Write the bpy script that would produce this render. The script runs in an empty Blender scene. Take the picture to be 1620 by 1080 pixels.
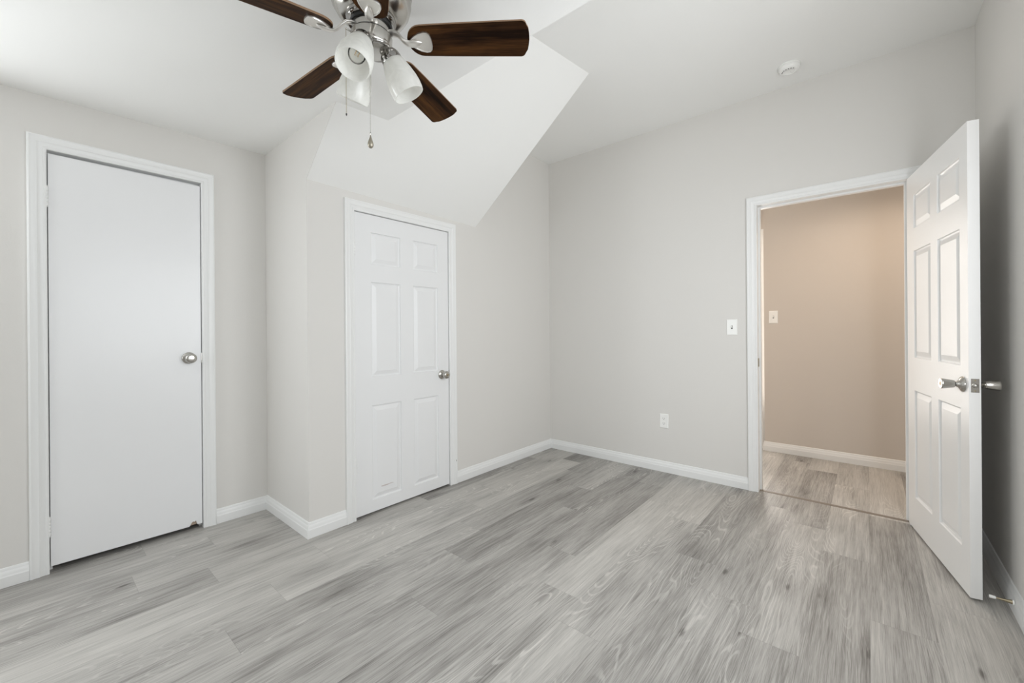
import bpy, bmesh, math, random
from mathutils import Vector, Matrix
random.seed(7)
S = bpy.context.scene
COL = S.collection
PI = math.pi

# ------------------------------------------------------------------ camera
CAM_Z = 1.14
F_PX, YAW, PITCH, ROLL, PY = 657.81, 0.708, -0.0002, -0.0078, -16.05
cam_d = bpy.data.cameras.new('camera')
cam = bpy.data.objects.new('camera', cam_d)
COL.objects.link(cam)
fw = Vector((math.cos(YAW) * math.cos(PITCH), math.sin(YAW) * math.cos(PITCH), math.sin(PITCH)))
rt = Vector((math.sin(YAW), -math.cos(YAW), 0))
up = rt.cross(fw)
c_, s_ = math.cos(ROLL), math.sin(ROLL)
r2 = rt * c_ + up * s_
u2 = up * c_ - rt * s_
M = Matrix((r2, u2, -fw)).transposed().to_4x4()
M.translation = Vector((0, 0, CAM_Z))
cam.matrix_world = M
cam_d.sensor_width = 36
cam_d.sensor_fit = 'HORIZONTAL'
cam_d.lens = F_PX * 36 / 1620
cam_d.shift_y = PY / 1620
cam_d.clip_start = 0.02
S.camera = cam

# ------------------------------------------------------------------ plan of the rooms (metres)
YA, YC, XB, XD, YR, XW = 2.9804, 2.3687, 1.0179, 3.3379, -0.4478, -2.7
YEND = YA + 0.75
H1, H2, XE = 2.3008, 2.7712, 1.3038
XH, YH = 4.53, 0.745           # hallway far wall, its end
T = 0.12
def zlow(x): return H1 + 0.0212 * (x - XB)
W1 = (-0.86, -0.34, 0.8, 2.0)    # window in the left wall (x0, x1, z0, z1), outside the picture
W3 = (-2.35, -1.5, 0.8, 2.0)    # unseen second window of the left wall, added to balance the room's light
W4 = (1.45, 2.35, 0.8, 2.0)     # unseen far end wall window (y0, y1, z0, z1), added to light the return wall
W2 = (0.28, 2.03, 0.8, 2.0)     # wide window in the right wall beside the camera (x0, x1, z0, z1), outside the picture

# ------------------------------------------------------------------ light and exposure
S.view_settings.view_transform = 'Standard'
S.view_settings.look = 'None'
S.view_settings.gamma = 1.0
S.view_settings.use_curve_mapping = False
S.view_settings.exposure = -0.53
S.cycles.use_denoising = True
S.cycles.max_bounces = 14
S.cycles.diffuse_bounces = 10
S.cycles.transparent_max_bounces = 12
S.cycles.sample_clamp_indirect = 8
w = bpy.data.worlds.new('sky'); S.world = w; w.use_nodes = True
bgn = w.node_tree.nodes['Background']
bgn.inputs[0].default_value = (0.75, 0.86, 1.0, 1)
bgn.inputs[1].default_value = 1.0

def area(name, loc, direction, sx, sy, watts, colr, spread=180):
    l = bpy.data.lights.new(name, 'AREA'); l.shape = 'RECTANGLE'; l.size = sx; l.size_y = sy
    l.energy = watts; l.color = colr; l.spread = math.radians(spread)
    o = bpy.data.objects.new(name, l); COL.objects.link(o); o.location = loc
    o.rotation_euler = Vector(direction).to_track_quat('-Z', 'Y').to_euler()
    return o
# daylight by two inferred windows, two added unseen ones, and the hallway's glazed door
area('window_daylight', ((W1[0] + W1[1]) / 2, YA + 0.03, 1.4), (0.35, -1, -0.25), 0.48, 1.15, 35, (0.95, 0.98, 1.0))
area('window_daylight', ((W3[0] + W3[1]) / 2, YA + 0.03, 1.4), (0.3, -1, -0.3), 0.8, 1.15, 17, (0.95, 0.98, 1.0))  # fill through the added second left-wall window
area('window_daylight', (XW - 0.03, (W4[0] + W4[1]) / 2, 1.4), (1, 0, -0.3), 0.8, 1.15, 18, (0.95, 0.98, 1.0))  # fill through the added end-wall window, brightens the return wall
area('window_daylight', (0.8, YR - 0.03, 1.4), (0.2, 1, -0.2), 1.0, 1.15, 25, (0.93, 0.965, 1.0))
area('window_daylight', (1.66, YR - 0.03, 1.4), (0.35, 1, 0.0), 0.7, 1.15, 30, (0.96, 0.98, 1.0))
area('hallway_lamp', (3.85, -0.2, 2.44), (0, 0, -1), 0.35, 1.2, 12, (1.0, 0.80, 0.62), 140)
area('hallway_daylight', (XH + 0.02, YH + 0.14, 1.3), (-1, -0.35, 0), 0.2, 1.7, 10, (1.0, 0.93, 0.86))

# ------------------------------------------------------------------ materials
MATS = {}
def mat(name, base, rough=0.5, metal=0.0, spec=0.5, coat=0.0):
    m = bpy.data.materials.new(name); m.use_nodes = True
    b = m.node_tree.nodes['Principled BSDF']
    b.inputs['Base Color'].default_value = (*base, 1)
    b.inputs['Roughness'].default_value = rough
    b.inputs['Metallic'].default_value = metal
    b.inputs['Specular IOR Level'].default_value = spec
    b.inputs['Coat Weight'].default_value = coat
    MATS[name] = m
    return m
def N(m, t, **k):
    n = m.node_tree.nodes.new(t)
    for a, v in k.items(): setattr(n, a, v)
    return n
def L(m, a, b): m.node_tree.links.new(a, b)
def math_n(m, op, a, b=None, c=None):
    n = N(m, 'ShaderNodeMath', operation=op)
    for i, v in enumerate((a, b, c)):
        if v is None: continue
        if isinstance(v, (int, float)): n.inputs[i].default_value = v
        else: L(m, v, n.inputs[i])
    return n.outputs[0]
def bump(m, scale, strength, dist=0.002, detail=3, vec=None):
    tc = N(m, 'ShaderNodeTexCoord'); nz = N(m, 'ShaderNodeTexNoise'); bp = N(m, 'ShaderNodeBump')
    nz.inputs['Scale'].default_value = scale; nz.inputs['Detail'].default_value = detail
    if vec is not None:
        mp = N(m, 'ShaderNodeMapping'); mp.inputs['Scale'].default_value = vec
        L(m, tc.outputs['Object'], mp.inputs[0]); L(m, mp.outputs[0], nz.inputs['Vector'])
    else:
        L(m, tc.outputs['Object'], nz.inputs['Vector'])
    bp.inputs['Strength'].default_value = strength; bp.inputs['Distance'].default_value = dist
    L(m, nz.outputs['Fac'], bp.inputs['Height'])
    L(m, bp.outputs[0], m.node_tree.nodes['Principled BSDF'].inputs['Normal'])
    return nz
wall_m = mat('grey_wall_paint', (0.71, 0.695, 0.67), 0.6, spec=0.3); bump(wall_m, 160, 0.12)
hall_m = mat('hallway_wall_paint', (0.62, 0.57, 0.52), 0.6, spec=0.3); bump(hall_m, 160, 0.12)
ceil_m = mat('ceiling_paint', (0.86, 0.86, 0.845), 0.8, spec=0.2); bump(ceil_m, 130, 0.12)
trim_m = mat('white_trim_paint', (0.81, 0.815, 0.81), 0.35); bump(trim_m, 60, 0.06)
door_m = mat('white_door_paint', (0.80, 0.805, 0.81), 0.40); bump(door_m, 12, 0.16, 0.004, 4)
flush_m = mat('white_flush_door_paint', (0.82, 0.825, 0.835), 0.3); bump(flush_m, 5, 0.10, 0.008, 3)
grain_m = mat('white_moulded_door_paint', (0.83, 0.83, 0.825), 0.33); bump(grain_m, 40, 0.25, 0.001, 5, (6, 6, 0.5))
plate_m = mat('white_plastic', (0.88, 0.88, 0.86), 0.22)
dplast_m = mat('dark_slot', (0.03, 0.03, 0.03), 0.6)
nickel_m = mat('brushed_nickel', (0.52, 0.505, 0.475), 0.20, 1.0)
chrome_m = mat('polished_nickel', (0.36, 0.35, 0.335), 0.08, 1.0)
blk_m = mat('black_gap', (0.008, 0.008, 0.008), 0.5)
pend_m = mat('antique_pewter', (0.36, 0.33, 0.27), 0.45, 0.8)
brass_m = mat('aged_brass', (0.42, 0.36, 0.25), 0.35, 1.0)
chip_m = mat('bare_wood', (0.42, 0.33, 0.26), 0.8)
strip_m = mat('transition_strip_vinyl', (0.20, 0.17, 0.14), 0.5)
backing_m = mat('dark_closet_backing', (0.25, 0.24, 0.23), 0.8)  # dark tone for the unseen backing, keeps the door gaps dark
medal_m = mat('satin_nickel', (0.78, 0.76, 0.73), 0.38, 1.0)
dirt_m = mat('scuff', (0.45, 0.36, 0.32), 0.8)

# walnut for the blades
wood_m = mat('walnut_blade', (0.06, 0.025, 0.012), 0.55, spec=0.06)
edge_m = mat('blade_edge', (0.22, 0.13, 0.07), 0.6)
def build_wood(m):
    b = m.node_tree.nodes['Principled BSDF']
    tc = N(m, 'ShaderNodeTexCoord'); oi = N(m, 'ShaderNodeObjectInfo')
    mp = N(m, 'ShaderNodeMapping'); mp.inputs['Scale'].default_value = (3, 34, 10)
    off = N(m, 'ShaderNodeVectorMath', operation='ADD'); L(m, tc.outputs['Object'], off.inputs[0])
    L(m, oi.outputs['Random'], off.inputs[1]); L(m, off.outputs[0], mp.inputs[0])
    n1 = N(m, 'ShaderNodeTexNoise'); n1.inputs['Scale'].default_value = 1; n1.inputs['Detail'].default_value = 4; n1.inputs['Distortion'].default_value = 0.6
    L(m, mp.outputs[0], n1.inputs['Vector'])
    mp2 = N(m, 'ShaderNodeMapping'); mp2.inputs['Scale'].default_value = (14, 420, 40)
    L(m, tc.outputs['Object'], mp2.inputs[0])
    n2 = N(m, 'ShaderNodeTexNoise'); n2.inputs['Scale'].default_value = 1; n2.inputs['Detail'].default_value = 3
    L(m, mp2.outputs[0], n2.inputs['Vector'])
    v = math_n(m, 'ADD', math_n(m, 'MULTIPLY', n1.outputs['Fac'], 0.7), math_n(m, 'MULTIPLY', n2.outputs['Fac'], 0.3))
    cr = N(m, 'ShaderNodeValToRGB'); e = cr.color_ramp.elements
    e[0].position = 0.36; e[0].color = (0.008, 0.0035, 0.0018, 1)
    e[1].position = 0.66; e[1].color = (0.095, 0.041, 0.012, 1)
    k = e.new(0.5); k.color = (0.032, 0.0135, 0.005, 1)
    L(m, v, cr.inputs[0]); L(m, cr.outputs[0], b.inputs['Base Color'])
build_wood(wood_m)

# frosted alabaster glass
def glass_frosted():
    m = bpy.data.materials.new('frosted_alabaster_glass'); m.use_nodes = True
    nt = m.node_tree; nt.nodes.clear()
    out = N(m, 'ShaderNodeOutputMaterial')
    df = N(m, 'ShaderNodeBsdfDiffuse'); tl = N(m, 'ShaderNodeBsdfTranslucent'); tr = N(m, 'ShaderNodeBsdfTransparent'); gl = N(m, 'ShaderNodeBsdfGlossy')
    for n in (df, tl): n.inputs[0].default_value = (0.93, 0.93, 0.91, 1)
    tr.inputs[0].default_value = (0.97, 0.97, 0.96, 1)
    gl.inputs['Roughness'].default_value = 0.22
    a = N(m, 'ShaderNodeMixShader'); a.inputs[0].default_value = 0.62
    L(m, df.outputs[0], a.inputs[1]); L(m, tl.outputs[0], a.inputs[2])
    tc = N(m, 'ShaderNodeTexCoord'); nz = N(m, 'ShaderNodeTexNoise'); nz.inputs['Scale'].default_value = 26; nz.inputs['Detail'].default_value = 3; nz.inputs['Distortion'].default_value = 1.5
    L(m, tc.outputs['Object'], nz.inputs['Vector'])
    fac = math_n(m, 'ADD', math_n(m, 'MULTIPLY', nz.outputs['Fac'], 0.22), 0.04)
    b = N(m, 'ShaderNodeMixShader'); L(m, fac, b.inputs[0]); L(m, a.outputs[0], b.inputs[1]); L(m, tr.outputs[0], b.inputs[2])
    c = N(m, 'ShaderNodeMixShader'); c.inputs[0].default_value = 0.05
    L(m, b.outputs[0], c.inputs[1]); L(m, gl.outputs[0], c.inputs[2]); L(m, c.outputs[0], out.inputs[0])
    return m
shade_m = glass_frosted()
def glass_clear(name, tint):
    m = bpy.data.materials.new(name); m.use_nodes = True
    nt = m.node_tree; nt.nodes.clear()
    out = N(m, 'ShaderNodeOutputMaterial'); tr = N(m, 'ShaderNodeBsdfTransparent'); gl = N(m, 'ShaderNodeBsdfGlossy')
    tr.inputs[0].default_value = (*tint, 1); gl.inputs['Roughness'].default_value = 0.03
    lw = N(m, 'ShaderNodeLayerWeight'); lw.inputs[0].default_value = 0.12
    mx = N(m, 'ShaderNodeMixShader'); L(m, lw.outputs['Fresnel'], mx.inputs[0]); L(m, tr.outputs[0], mx.inputs[1]); L(m, gl.outputs[0], mx.inputs[2])
    L(m, mx.outputs[0], out.inputs[0])
    return m
clear_m = glass_clear('clear_glass', (0.97, 0.97, 0.96))
filament_m = mat('filament', (0.75, 0.55, 0.3), 0.4, 0.6)

# floor planks
PW, PL = 0.1885, 1.195
floor_m = mat('grey_oak_vinyl_plank', (0.35, 0.34, 0.32), 0.42, spec=0.4)
def build_floor_mat(m):
    b = m.node_tree.nodes['Principled BSDF']
    g = N(m, 'ShaderNodeUVMap', uv_map='grain'); ed = N(m, 'ShaderNodeUVMap', uv_map='plank')
    at = N(m, 'ShaderNodeAttribute', attribute_name='tone')
    sep = N(m, 'ShaderNodeSeparateXYZ'); L(m, g.outputs[0], sep.inputs[0])
    sa = N(m, 'ShaderNodeSeparateColor'); L(m, at.outputs['Color'], sa.inputs[0])
    tone, seed, cath = sa.outputs[0], sa.outputs[1], sa.outputs[2]
    U, V = sep.outputs[0], sep.outputs[1]
    sd = math_n(m, 'MULTIPLY', seed, 37.0)
    def vec(su, sv):
        c = N(m, 'ShaderNodeCombineXYZ')
        L(m, math_n(m, 'MULTIPLY', U, su), c.inputs[0]); L(m, math_n(m, 'MULTIPLY', V, sv), c.inputs[1]); L(m, sd, c.inputs[2])
        return c.outputs[0]
    def noise(su, sv, det=2, dist=0.0, rough=0.5):
        n = N(m, 'ShaderNodeTexNoise'); n.inputs['Scale'].default_value = 1; n.inputs['Detail'].default_value = det
        n.inputs['Distortion'].default_value = dist; n.inputs['Roughness'].default_value = rough
        L(m, vec(su, sv), n.inputs['Vector']); return n.outputs['Fac']
    broad = noise(1.8, 9, 3, 0.3)
    field = noise(0.95, 6.0, 1.0, 0.15)
    streak = noise(2.2, 70, 4, 0.15, 0.65)
    fine = noise(8, 420, 3, 0.0, 0.65)
    pores = noise(16, 520, 1, 0.0)
    rings = math_n(m, 'SINE', math_n(m, 'ADD', math_n(m, 'MULTIPLY', field, 230.0), math_n(m, 'MULTIPLY', streak, 2.6)))
    ringl = N(m, 'ShaderNodeMapRange', interpolation_type='SMOOTHSTEP'); L(m, rings, ringl.inputs[0])
    ringl.inputs[1].default_value = 0.55; ringl.inputs[2].default_value = 1.0
    brk = N(m, 'ShaderNodeMapRange', interpolation_type='SMOOTHSTEP'); L(m, noise(1.6, 7, 2), brk.inputs[0])
    brk.inputs[1].default_value = 0.47; brk.inputs[2].default_value = 0.58
    ringv = math_n(m, 'MULTIPLY', math_n(m, 'MULTIPLY', ringl.outputs[0], brk.outputs[0]), math_n(m, 'MULTIPLY', cath, 0.20))
    # knots
    vo = N(m, 'ShaderNodeTexVoronoi'); vo.inputs['Scale'].default_value = 1; L(m, vec(2.6, 8.5), vo.inputs['Vector'])
    kn = N(m, 'ShaderNodeMapRange', interpolation_type='SMOOTHSTEP'); L(m, vo.outputs['Distance'], kn.inputs[0])
    kn.inputs[1].default_value = 0.115; kn.inputs[2].default_value = 0.01
    kc = N(m, 'ShaderNodeSeparateColor'); L(m, vo.outputs['Color'], kc.inputs[0])
    on = math_n(m, 'GREATER_THAN', kc.outputs[0], 0.5)
    knot = math_n(m, 'MULTIPLY', math_n(m, 'MULTIPLY', kn.outputs[0], on), 0.42)
    kh = N(m, 'ShaderNodeMapRange', interpolation_type='SMOOTHSTEP'); L(m, vo.outputs['Distance'], kh.inputs[0])
    kh.inputs[1].default_value = 0.5; kh.inputs[2].default_value = 0.08
    halo = math_n(m, 'MULTIPLY', math_n(m, 'MULTIPLY', kh.outputs[0], on), 0.12)
    v = math_n(m, 'MULTIPLY_ADD', math_n(m, 'SUBTRACT', tone, 0.5), 0.34, 0.47)
    v = math_n(m, 'ADD', v, math_n(m, 'MULTIPLY', math_n(m, 'SUBTRACT', broad, 0.5), 0.68))
    v = math_n(m, 'ADD', v, math_n(m, 'MULTIPLY', math_n(m, 'SUBTRACT', streak, 0.5), 0.68))
    v = math_n(m, 'ADD', v, math_n(m, 'MULTIPLY', math_n(m, 'SUBTRACT', fine, 0.5), 1.0))
    pl = N(m, 'ShaderNodeMapRange'); L(m, pores, pl.inputs[0]); pl.inputs[1].default_value = 0.66; pl.inputs[2].default_value = 0.78
    v = math_n(m, 'ADD', v, math_n(m, 'MULTIPLY', pl.outputs[0], 0.06))
    v = math_n(m, 'ADD', v, ringv)
    v = math_n(m, 'SUBTRACT', math_n(m, 'SUBTRACT', v, knot), halo)
    cr = N(m, 'ShaderNodeValToRGB'); e = cr.color_ramp.elements
    e[0].position = 0.0; e[0].color = (0.12, 0.112, 0.102, 1)
    e[1].position = 1.0; e[1].color = (0.60, 0.58, 0.545, 1)
    k = e.new(0.5); k.color = (0.39, 0.376, 0.355, 1)
    L(m, v, cr.inputs[0])
    # plank seams
    s2 = N(m, 'ShaderNodeSeparateXYZ'); L(m, ed.outputs[0], s2.inputs[0])
    du = math_n(m, 'MINIMUM', s2.outputs[0], math_n(m, 'SUBTRACT', PL, s2.outputs[0]))
    dv = math_n(m, 'MINIMUM', s2.outputs[1], math_n(m, 'SUBTRACT', PW, s2.outputs[1]))
    d = math_n(m, 'MINIMUM', du, dv)
    seam = N(m, 'ShaderNodeMapRange'); L(m, d, seam.inputs[0]); seam.inputs[1].default_value = 0.0; seam.inputs[2].default_value = 0.0013
    seam.inputs[3].default_value = 0.72; seam.inputs[4].default_value = 1.0
    mx = N(m, 'ShaderNodeVectorMath', operation='SCALE'); L(m, cr.outputs[0], mx.inputs[0]); L(m, seam.outputs[0], mx.inputs['Scale'])
    L(m, mx.outputs[0], b.inputs['Base Color'])
    rr = N(m, 'ShaderNodeMapRange'); L(m, fine, rr.inputs[0]); rr.inputs[3].default_value = 0.36; rr.inputs[4].default_value = 0.50
    L(m, rr.outputs[0], b.inputs['Roughness'])
    bp = N(m, 'ShaderNodeBump'); bp.inputs['Strength'].default_value = 0.25; bp.inputs['Distance'].default_value = 0.001
    L(m, math_n(m, 'ADD', fine, math_n(m, 'MULTIPLY', seam.outputs[0], 1.5)), bp.inputs['Height']); L(m, bp.outputs[0], b.inputs['Normal'])
build_floor_mat(floor_m)

# ------------------------------------------------------------------ mesh helpers
class MB:
    def __init__(s): s.v = []; s.f = []
    def add(s, vs, fs, mtx=None):
        o = len(s.v)
        s.v += [tuple(mtx @ Vector(p)) if mtx is not None else tuple(p) for p in vs]
        s.f += [tuple(i + o for i in f) for f in fs]
        return s
    def box(s, x0, x1, y0, y1, z0, z1, mtx=None):
        vs = [(x, y, z) for z in (z0, z1) for x, y in ((x0, y0), (x1, y0), (x1, y1), (x0, y1))]
        return s.add(vs, [(3, 2, 1, 0), (4, 5, 6, 7), (0, 1, 5, 4), (1, 2, 6, 5), (2, 3, 7, 6), (3, 0, 4, 7)], mtx)
    def lathe(s, prof, n=48, mtx=None, cap=True):
        vs, fs = [], []
        for r, z in prof:
            for k in range(n):
                a = 2 * PI * k / n; vs.append((r * math.cos(a), r * math.sin(a), z))
        for i in range(len(prof) - 1):
            for k in range(n):
                a, b = i * n + k, i * n + (k + 1) % n
                fs.append((a, b, b + n, a + n))
        if cap:
            fs.append(tuple(range(n - 1, -1, -1))); o = (len(prof) - 1) * n
            fs.append(tuple(range(o, o + n)))
        return s.add(vs, fs, mtx)
    def tube(s, pts, rad, n=12, flat=1.0, cap=True):
        pts = [Vector(p) for p in pts]
        rads = rad if isinstance(rad, (list, tuple)) else [rad] * len(pts)
        vs, fs = [], []
        prev = None
        for i, p in enumerate(pts):
            t = (pts[min(i + 1, len(pts) - 1)] - pts[max(i - 1, 0)]).normalized()
            if prev is None:
                a = t.cross(Vector((0, 0, 1)))
                if a.length < 1e-3: a = t.cross(Vector((1, 0, 0)))
                a.normalize()
            else:
                a = (prev - t * prev.dot(t)).normalized()
            prev = a; b = t.cross(a)
            for k in range(n):
                q = 2 * PI * k / n
                vs.append(p + (a * math.cos(q) + b * math.sin(q) * flat) * rads[i])
        for i in range(len(pts) - 1):
            for k in range(n):
                a, b = i * n + k, i * n + (k + 1) % n
                fs.append((a, b, b + n, a + n))
        if cap:
            fs.append(tuple(range(n - 1, -1, -1))); o = (len(pts) - 1) * n; fs.append(tuple(range(o, o + n)))
        return s.add(vs, fs)
    def prism(s, outline, z0, z1, mtx=None):
        n = len(outline)
        vs = [(x, y, z0) for x, y in outline] + [(x, y, z1) for x, y in outline]
        fs = [tuple(range(n - 1, -1, -1)), tuple(range(n, 2 * n))] + [(i, (i + 1) % n, n + (i + 1) % n, n + i) for i in range(n)]
        return s.add(vs, fs, mtx)
def obj(name, mb, m, parent=None, smooth=None, bevel=0, seg=2, loc=None):
    me = bpy.data.meshes.new(name)
    me.from_pydata([tuple(p) for p in mb.v], [], mb.f)
    me.materials.append(m)
    o = bpy.data.objects.new(name, me); COL.objects.link(o)
    bm = bmesh.new(); bm.from_mesh(me)
    bmesh.ops.recalc_face_normals(bm, faces=bm.faces); bm.to_mesh(me); bm.free()
    if parent is not None: o.parent = parent
    if loc is not None: o.location = loc
    if bevel:
        b = o.modifiers.new('bevel', 'BEVEL'); b.width = bevel; b.segments = seg; b.limit_method = 'ANGLE'; b.angle_limit = math.radians(35)
    if smooth:
        for p in me.polygons: p.use_smooth = True
        try: me.set_sharp_from_angle(angle=math.radians(smooth))
        except Exception: pass
    return o
def tag(o, label=None, cat=None, kind=None, group=None):
    if label: o['label'] = label
    if cat: o['category'] = cat
    if kind: o['kind'] = kind
    if group: o['group'] = group
    return o
def empty(name, loc, rz=0, rx=0):
    o = bpy.data.objects.new(name, None); COL.objects.link(o); o.location = loc; o.rotation_euler = (rx, 0, rz)
    o.empty_display_size = 0.05
    return o

# ------------------------------------------------------------------ floor
def make_floor():
    joint = {-1: 2.143, 0: 2.66, 1: 1.743, 2: 1.93, 3: 2.165, 4: 1.358, 5: 1.52, 6: 1.80, 7: 1.07, 8: 1.42,
             9: 0.491, 10: 0.715, 11: 0.995, 12: 0.569, 13: 0.317, 14: 0.655, 15: 0.396, 16: 1.3, 17: 0.8}
    tones = {(9, 0.491): 0.30, (0, 1.465): 0.15, (-1, 0.948): 0.35, (2, 0.735): 0.3, (1, 0.548): 0.25, (6, 1.80): 0.2}
    x0, x1 = XW - T, XH + 0.7
    vs, fs, uvg, uvp, cols = [], [], [], [], []
    rng = random.Random(11)
    j0, j1 = int(math.floor((-1.4) / PW)), int(math.ceil(YEND / PW))
    for j in range(j0, j1 + 1):
        y0, y1 = j * PW, (j + 1) * PW
        x = joint.get(j, rng.uniform(0, 1.2))
        while x > x0: x -= PL
        while x < x1:
            a, b = max(x, x0), min(x + PL, x1)
            o = len(vs)
            vs += [(a, y0, 0), (b, y0, 0), (b, y1, 0), (a, y1, 0)]; fs.append((o, o + 1, o + 2, o + 3))
            tone, seed, cath = rng.random(), rng.random(), rng.choice((0.0, 0.5, 1.0, 1.3))
            for (jj, xx), t in tones.items():
                if jj == j and abs(xx - x) < 0.02: tone = t
            ou, ov = rng.uniform(0, 50), rng.uniform(0, 50)
            for px, py in ((a, y0), (b, y0), (b, y1), (a, y1)):
                uvg.append((px + ou, py - y0 + ov)); uvp.append((px - x, py - y0)); cols.append((tone, seed, cath, 1))
            x += PL
    me = bpy.data.meshes.new('floor'); me.from_pydata(vs, [], fs); me.materials.append(floor_m)
    for nm, dat in (('grain', uvg), ('plank', uvp)):
        l = me.uv_layers.new(name=nm)
        for i, q in enumerate(dat): l.data[i].uv = q
    ca = me.color_attributes.new('tone', 'FLOAT_COLOR', 'CORNER')
    for i, q in enumerate(cols): ca.data[i].color = q
    o = bpy.data.objects.new('floor', me); COL.objects.link(o)
    return tag(o, 'grey oak plank flooring running through bedroom and hallway', 'floor', 'structure')
make_floor()

# ------------------------------------------------------------------ walls
A_IN = (0.067, 0.672, 2.024)      # door 1 opening x0, x1, head
C_IN = (1.295, 2.043, 1.881)      # door 2 opening
D_IN = (-0.178, 0.588, 2.006)     # doorway y0, y1, head
HT = 2.95
def wall_obj(name, mb, m, label):
    return tag(obj(name, mb, m), label, 'wall', 'structure')
mb = MB()
mb.box(XW - T, W3[0], YA, YA + T, 0, HT); mb.box(W3[0], W3[1], YA, YA + T, 0, W3[2]); mb.box(W3[0], W3[1], YA, YA + T, W3[3], HT); mb.box(W3[1], W1[0], YA, YA + T, 0, HT); mb.box(W1[0], W1[1], YA, YA + T, 0, W1[2]); mb.box(W1[0], W1[1], YA, YA + T, W1[3], HT)
mb.box(W1[1], A_IN[0] - 0.012, YA, YA + T, 0, HT); mb.box(A_IN[0] - 0.012, A_IN[1] + 0.012, YA, YA + T, A_IN[2] + 0.012, HT); mb.box(A_IN[1] + 0.012, XB + 0.1, YA, YA + T, 0, HT)
wall_obj('wall_left', mb, wall_m, 'grey painted wall behind the plain flush door')
mb = MB(); mb.box(XB, XB + 0.1, YC + 0.1, YA, 0, HT)
mb.box(XB, C_IN[0] - 0.012, YC, YC + 0.1, 0, HT); mb.box(C_IN[0] - 0.012, C_IN[1] + 0.012, YC, YC + 0.1, C_IN[2] + 0.012, HT); mb.box(C_IN[1] + 0.012, XD, YC, YC + 0.1, 0, HT)
# the return wall's sloped top piece, level with its face
mb.add([(x, y, z) for x in (XB - 0.0008, XB + 0.0006) for y, z in ((YC, 1.9955), (YC - (2.36 - 1.9955) / 0.885, 2.36), (YC, 2.36))],
       [(0, 1, 2), (5, 4, 3), (0, 3, 4, 1), (1, 4, 5, 2), (2, 5, 3, 0)])
wall_obj('wall_middle', mb, wall_m, 'grey painted wall with outer corner around the closed six-panel door')
mb = MB()
mb.box(XD, XD + T, D_IN[1] + 0.012, YEND, 0, HT); mb.box(XD, XD + T, D_IN[0] - 0.012, D_IN[1] + 0.012, D_IN[2] + 0.012, HT); mb.box(XD, XD + T, -1.4, D_IN[0] - 0.012, 0, HT)
wall_obj('wall_back', mb, wall_m, 'long grey painted wall with light switch, outlet and open doorway')
mb = MB(); mb.box(XW - T, W2[0], YR - T, YR, 0, HT); mb.box(W2[0], W2[1], YR - T, YR, 0, W2[2]); mb.box(W2[0], W2[1], YR - T, YR, W2[3], HT); mb.box(W2[1], XD, YR - T, YR, 0, HT)
wall_obj('wall_right', mb, wall_m, 'grey painted wall in shadow behind the open door')
mb = MB()
mb.box(XW - T, XW, YR, W4[0], 0, HT); mb.box(XW - T, XW, W4[0], W4[1], 0, W4[2]); mb.box(XW - T, XW, W4[0], W4[1], W4[3], HT); mb.box(XW - T, XW, W4[1], YA, 0, HT)
wall_obj('wall_front', mb, wall_m, 'grey painted wall at the far left end of the bedroom')
mb = MB(); mb.box(-0.3, -0.2, YA + T, YEND, 0, HT); mb.box(-0.2, XD, YEND - 0.05, YEND, 0, HT)
wall_obj('wall_closet_backing', mb, backing_m, 'unseen dark closet backing added to block light behind the closed doors')  # unseen enclosure added so outside light cannot leak through the door gaps
mb = MB(); mb.box(XH, XH + T, -1.4, YH, 0, HT); mb.box(XD + T, XH + T, -1.4 - T, -1.4, 0, HT)
wall_obj('wall_hallway', mb, hall_m, 'beige hallway wall seen through the open doorway')
mb = MB(); mb.box(XD + T, XH + 0.7, 1.45, 1.45 + T, 0, HT); mb.box(XH + 0.58, XH + 0.7, YH, 1.45, 0, HT); mb.box(XH + T, XH + 0.58, YH - T, YH, 0, HT)
wall_obj('wall_corridor', mb, hall_m, 'hallway wall beyond the bright corner')

# ceilings
mb = MB()
vs = []
for x in (XW - T, XE):
    z = zlow(x); vs += [(x, YR - T, z), (x, YEND, z), (x, YEND, 3.05), (x, YR - T, 3.05)]
mb.add(vs, [(0, 1, 2, 3), (7, 6, 5, 4), (0, 4, 5, 1), (1, 5, 6, 2), (2, 6, 7, 3), (3, 7, 4, 0)])
tag(obj('ceiling', mb, ceil_m), 'lower flat white ceiling that carries the fan', 'ceiling', 'structure')
mb = MB(); mb.box(XE, XD + T, YR - T, YEND, H2, 3.05)
tag(obj('ceiling_high', mb, ceil_m), 'higher flat white ceiling with the smoke detector', 'ceiling', 'structure')
mb = MB(); mb.box(XD + T, XH + 0.7, -1.52, 1.57, 2.46, 3.05)
tag(obj('ceiling_hallway', mb, ceil_m), 'white hallway ceiling', 'ceiling', 'structure')
# sloping soffit over the six-panel door
def soffit():
    X1 = 2.329; n = 14
    vs, fs = [], []
    for i in range(n + 1):
        x = XB + 0.0002 + (X1 - XB) * i / n; t = i / n
        zb = 1.996 + (1.971 - 1.996) * t
        sl = 0.885 + (0.774 - 0.885) * min(1, t * 1.0)
        for k in range(n + 1):
            z = zb + (2.80 - zb) * k / n
            vs.append((x, YC - (z - zb) / sl, z))
        vs.append((x, YC + 0.02, 2.80)); vs.append((x, YC + 0.02, zb))
    m = n + 3
    for i in range(n):
        for k in range(m):
            a, b = i * m + k, i * m + (k + 1) % m
            fs.append((a, b, b + m, a + m))
    fs.append(tuple(range(m))); fs.append(tuple(n * m + k for k in range(m - 1, -1, -1)))
    mb = MB(); mb.add(vs, fs)
    return tag(obj('ceiling_slope', mb, ceil_m, smooth=30), 'sloping white soffit above the six-panel door', 'ceiling', 'structure')
soffit()

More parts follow.
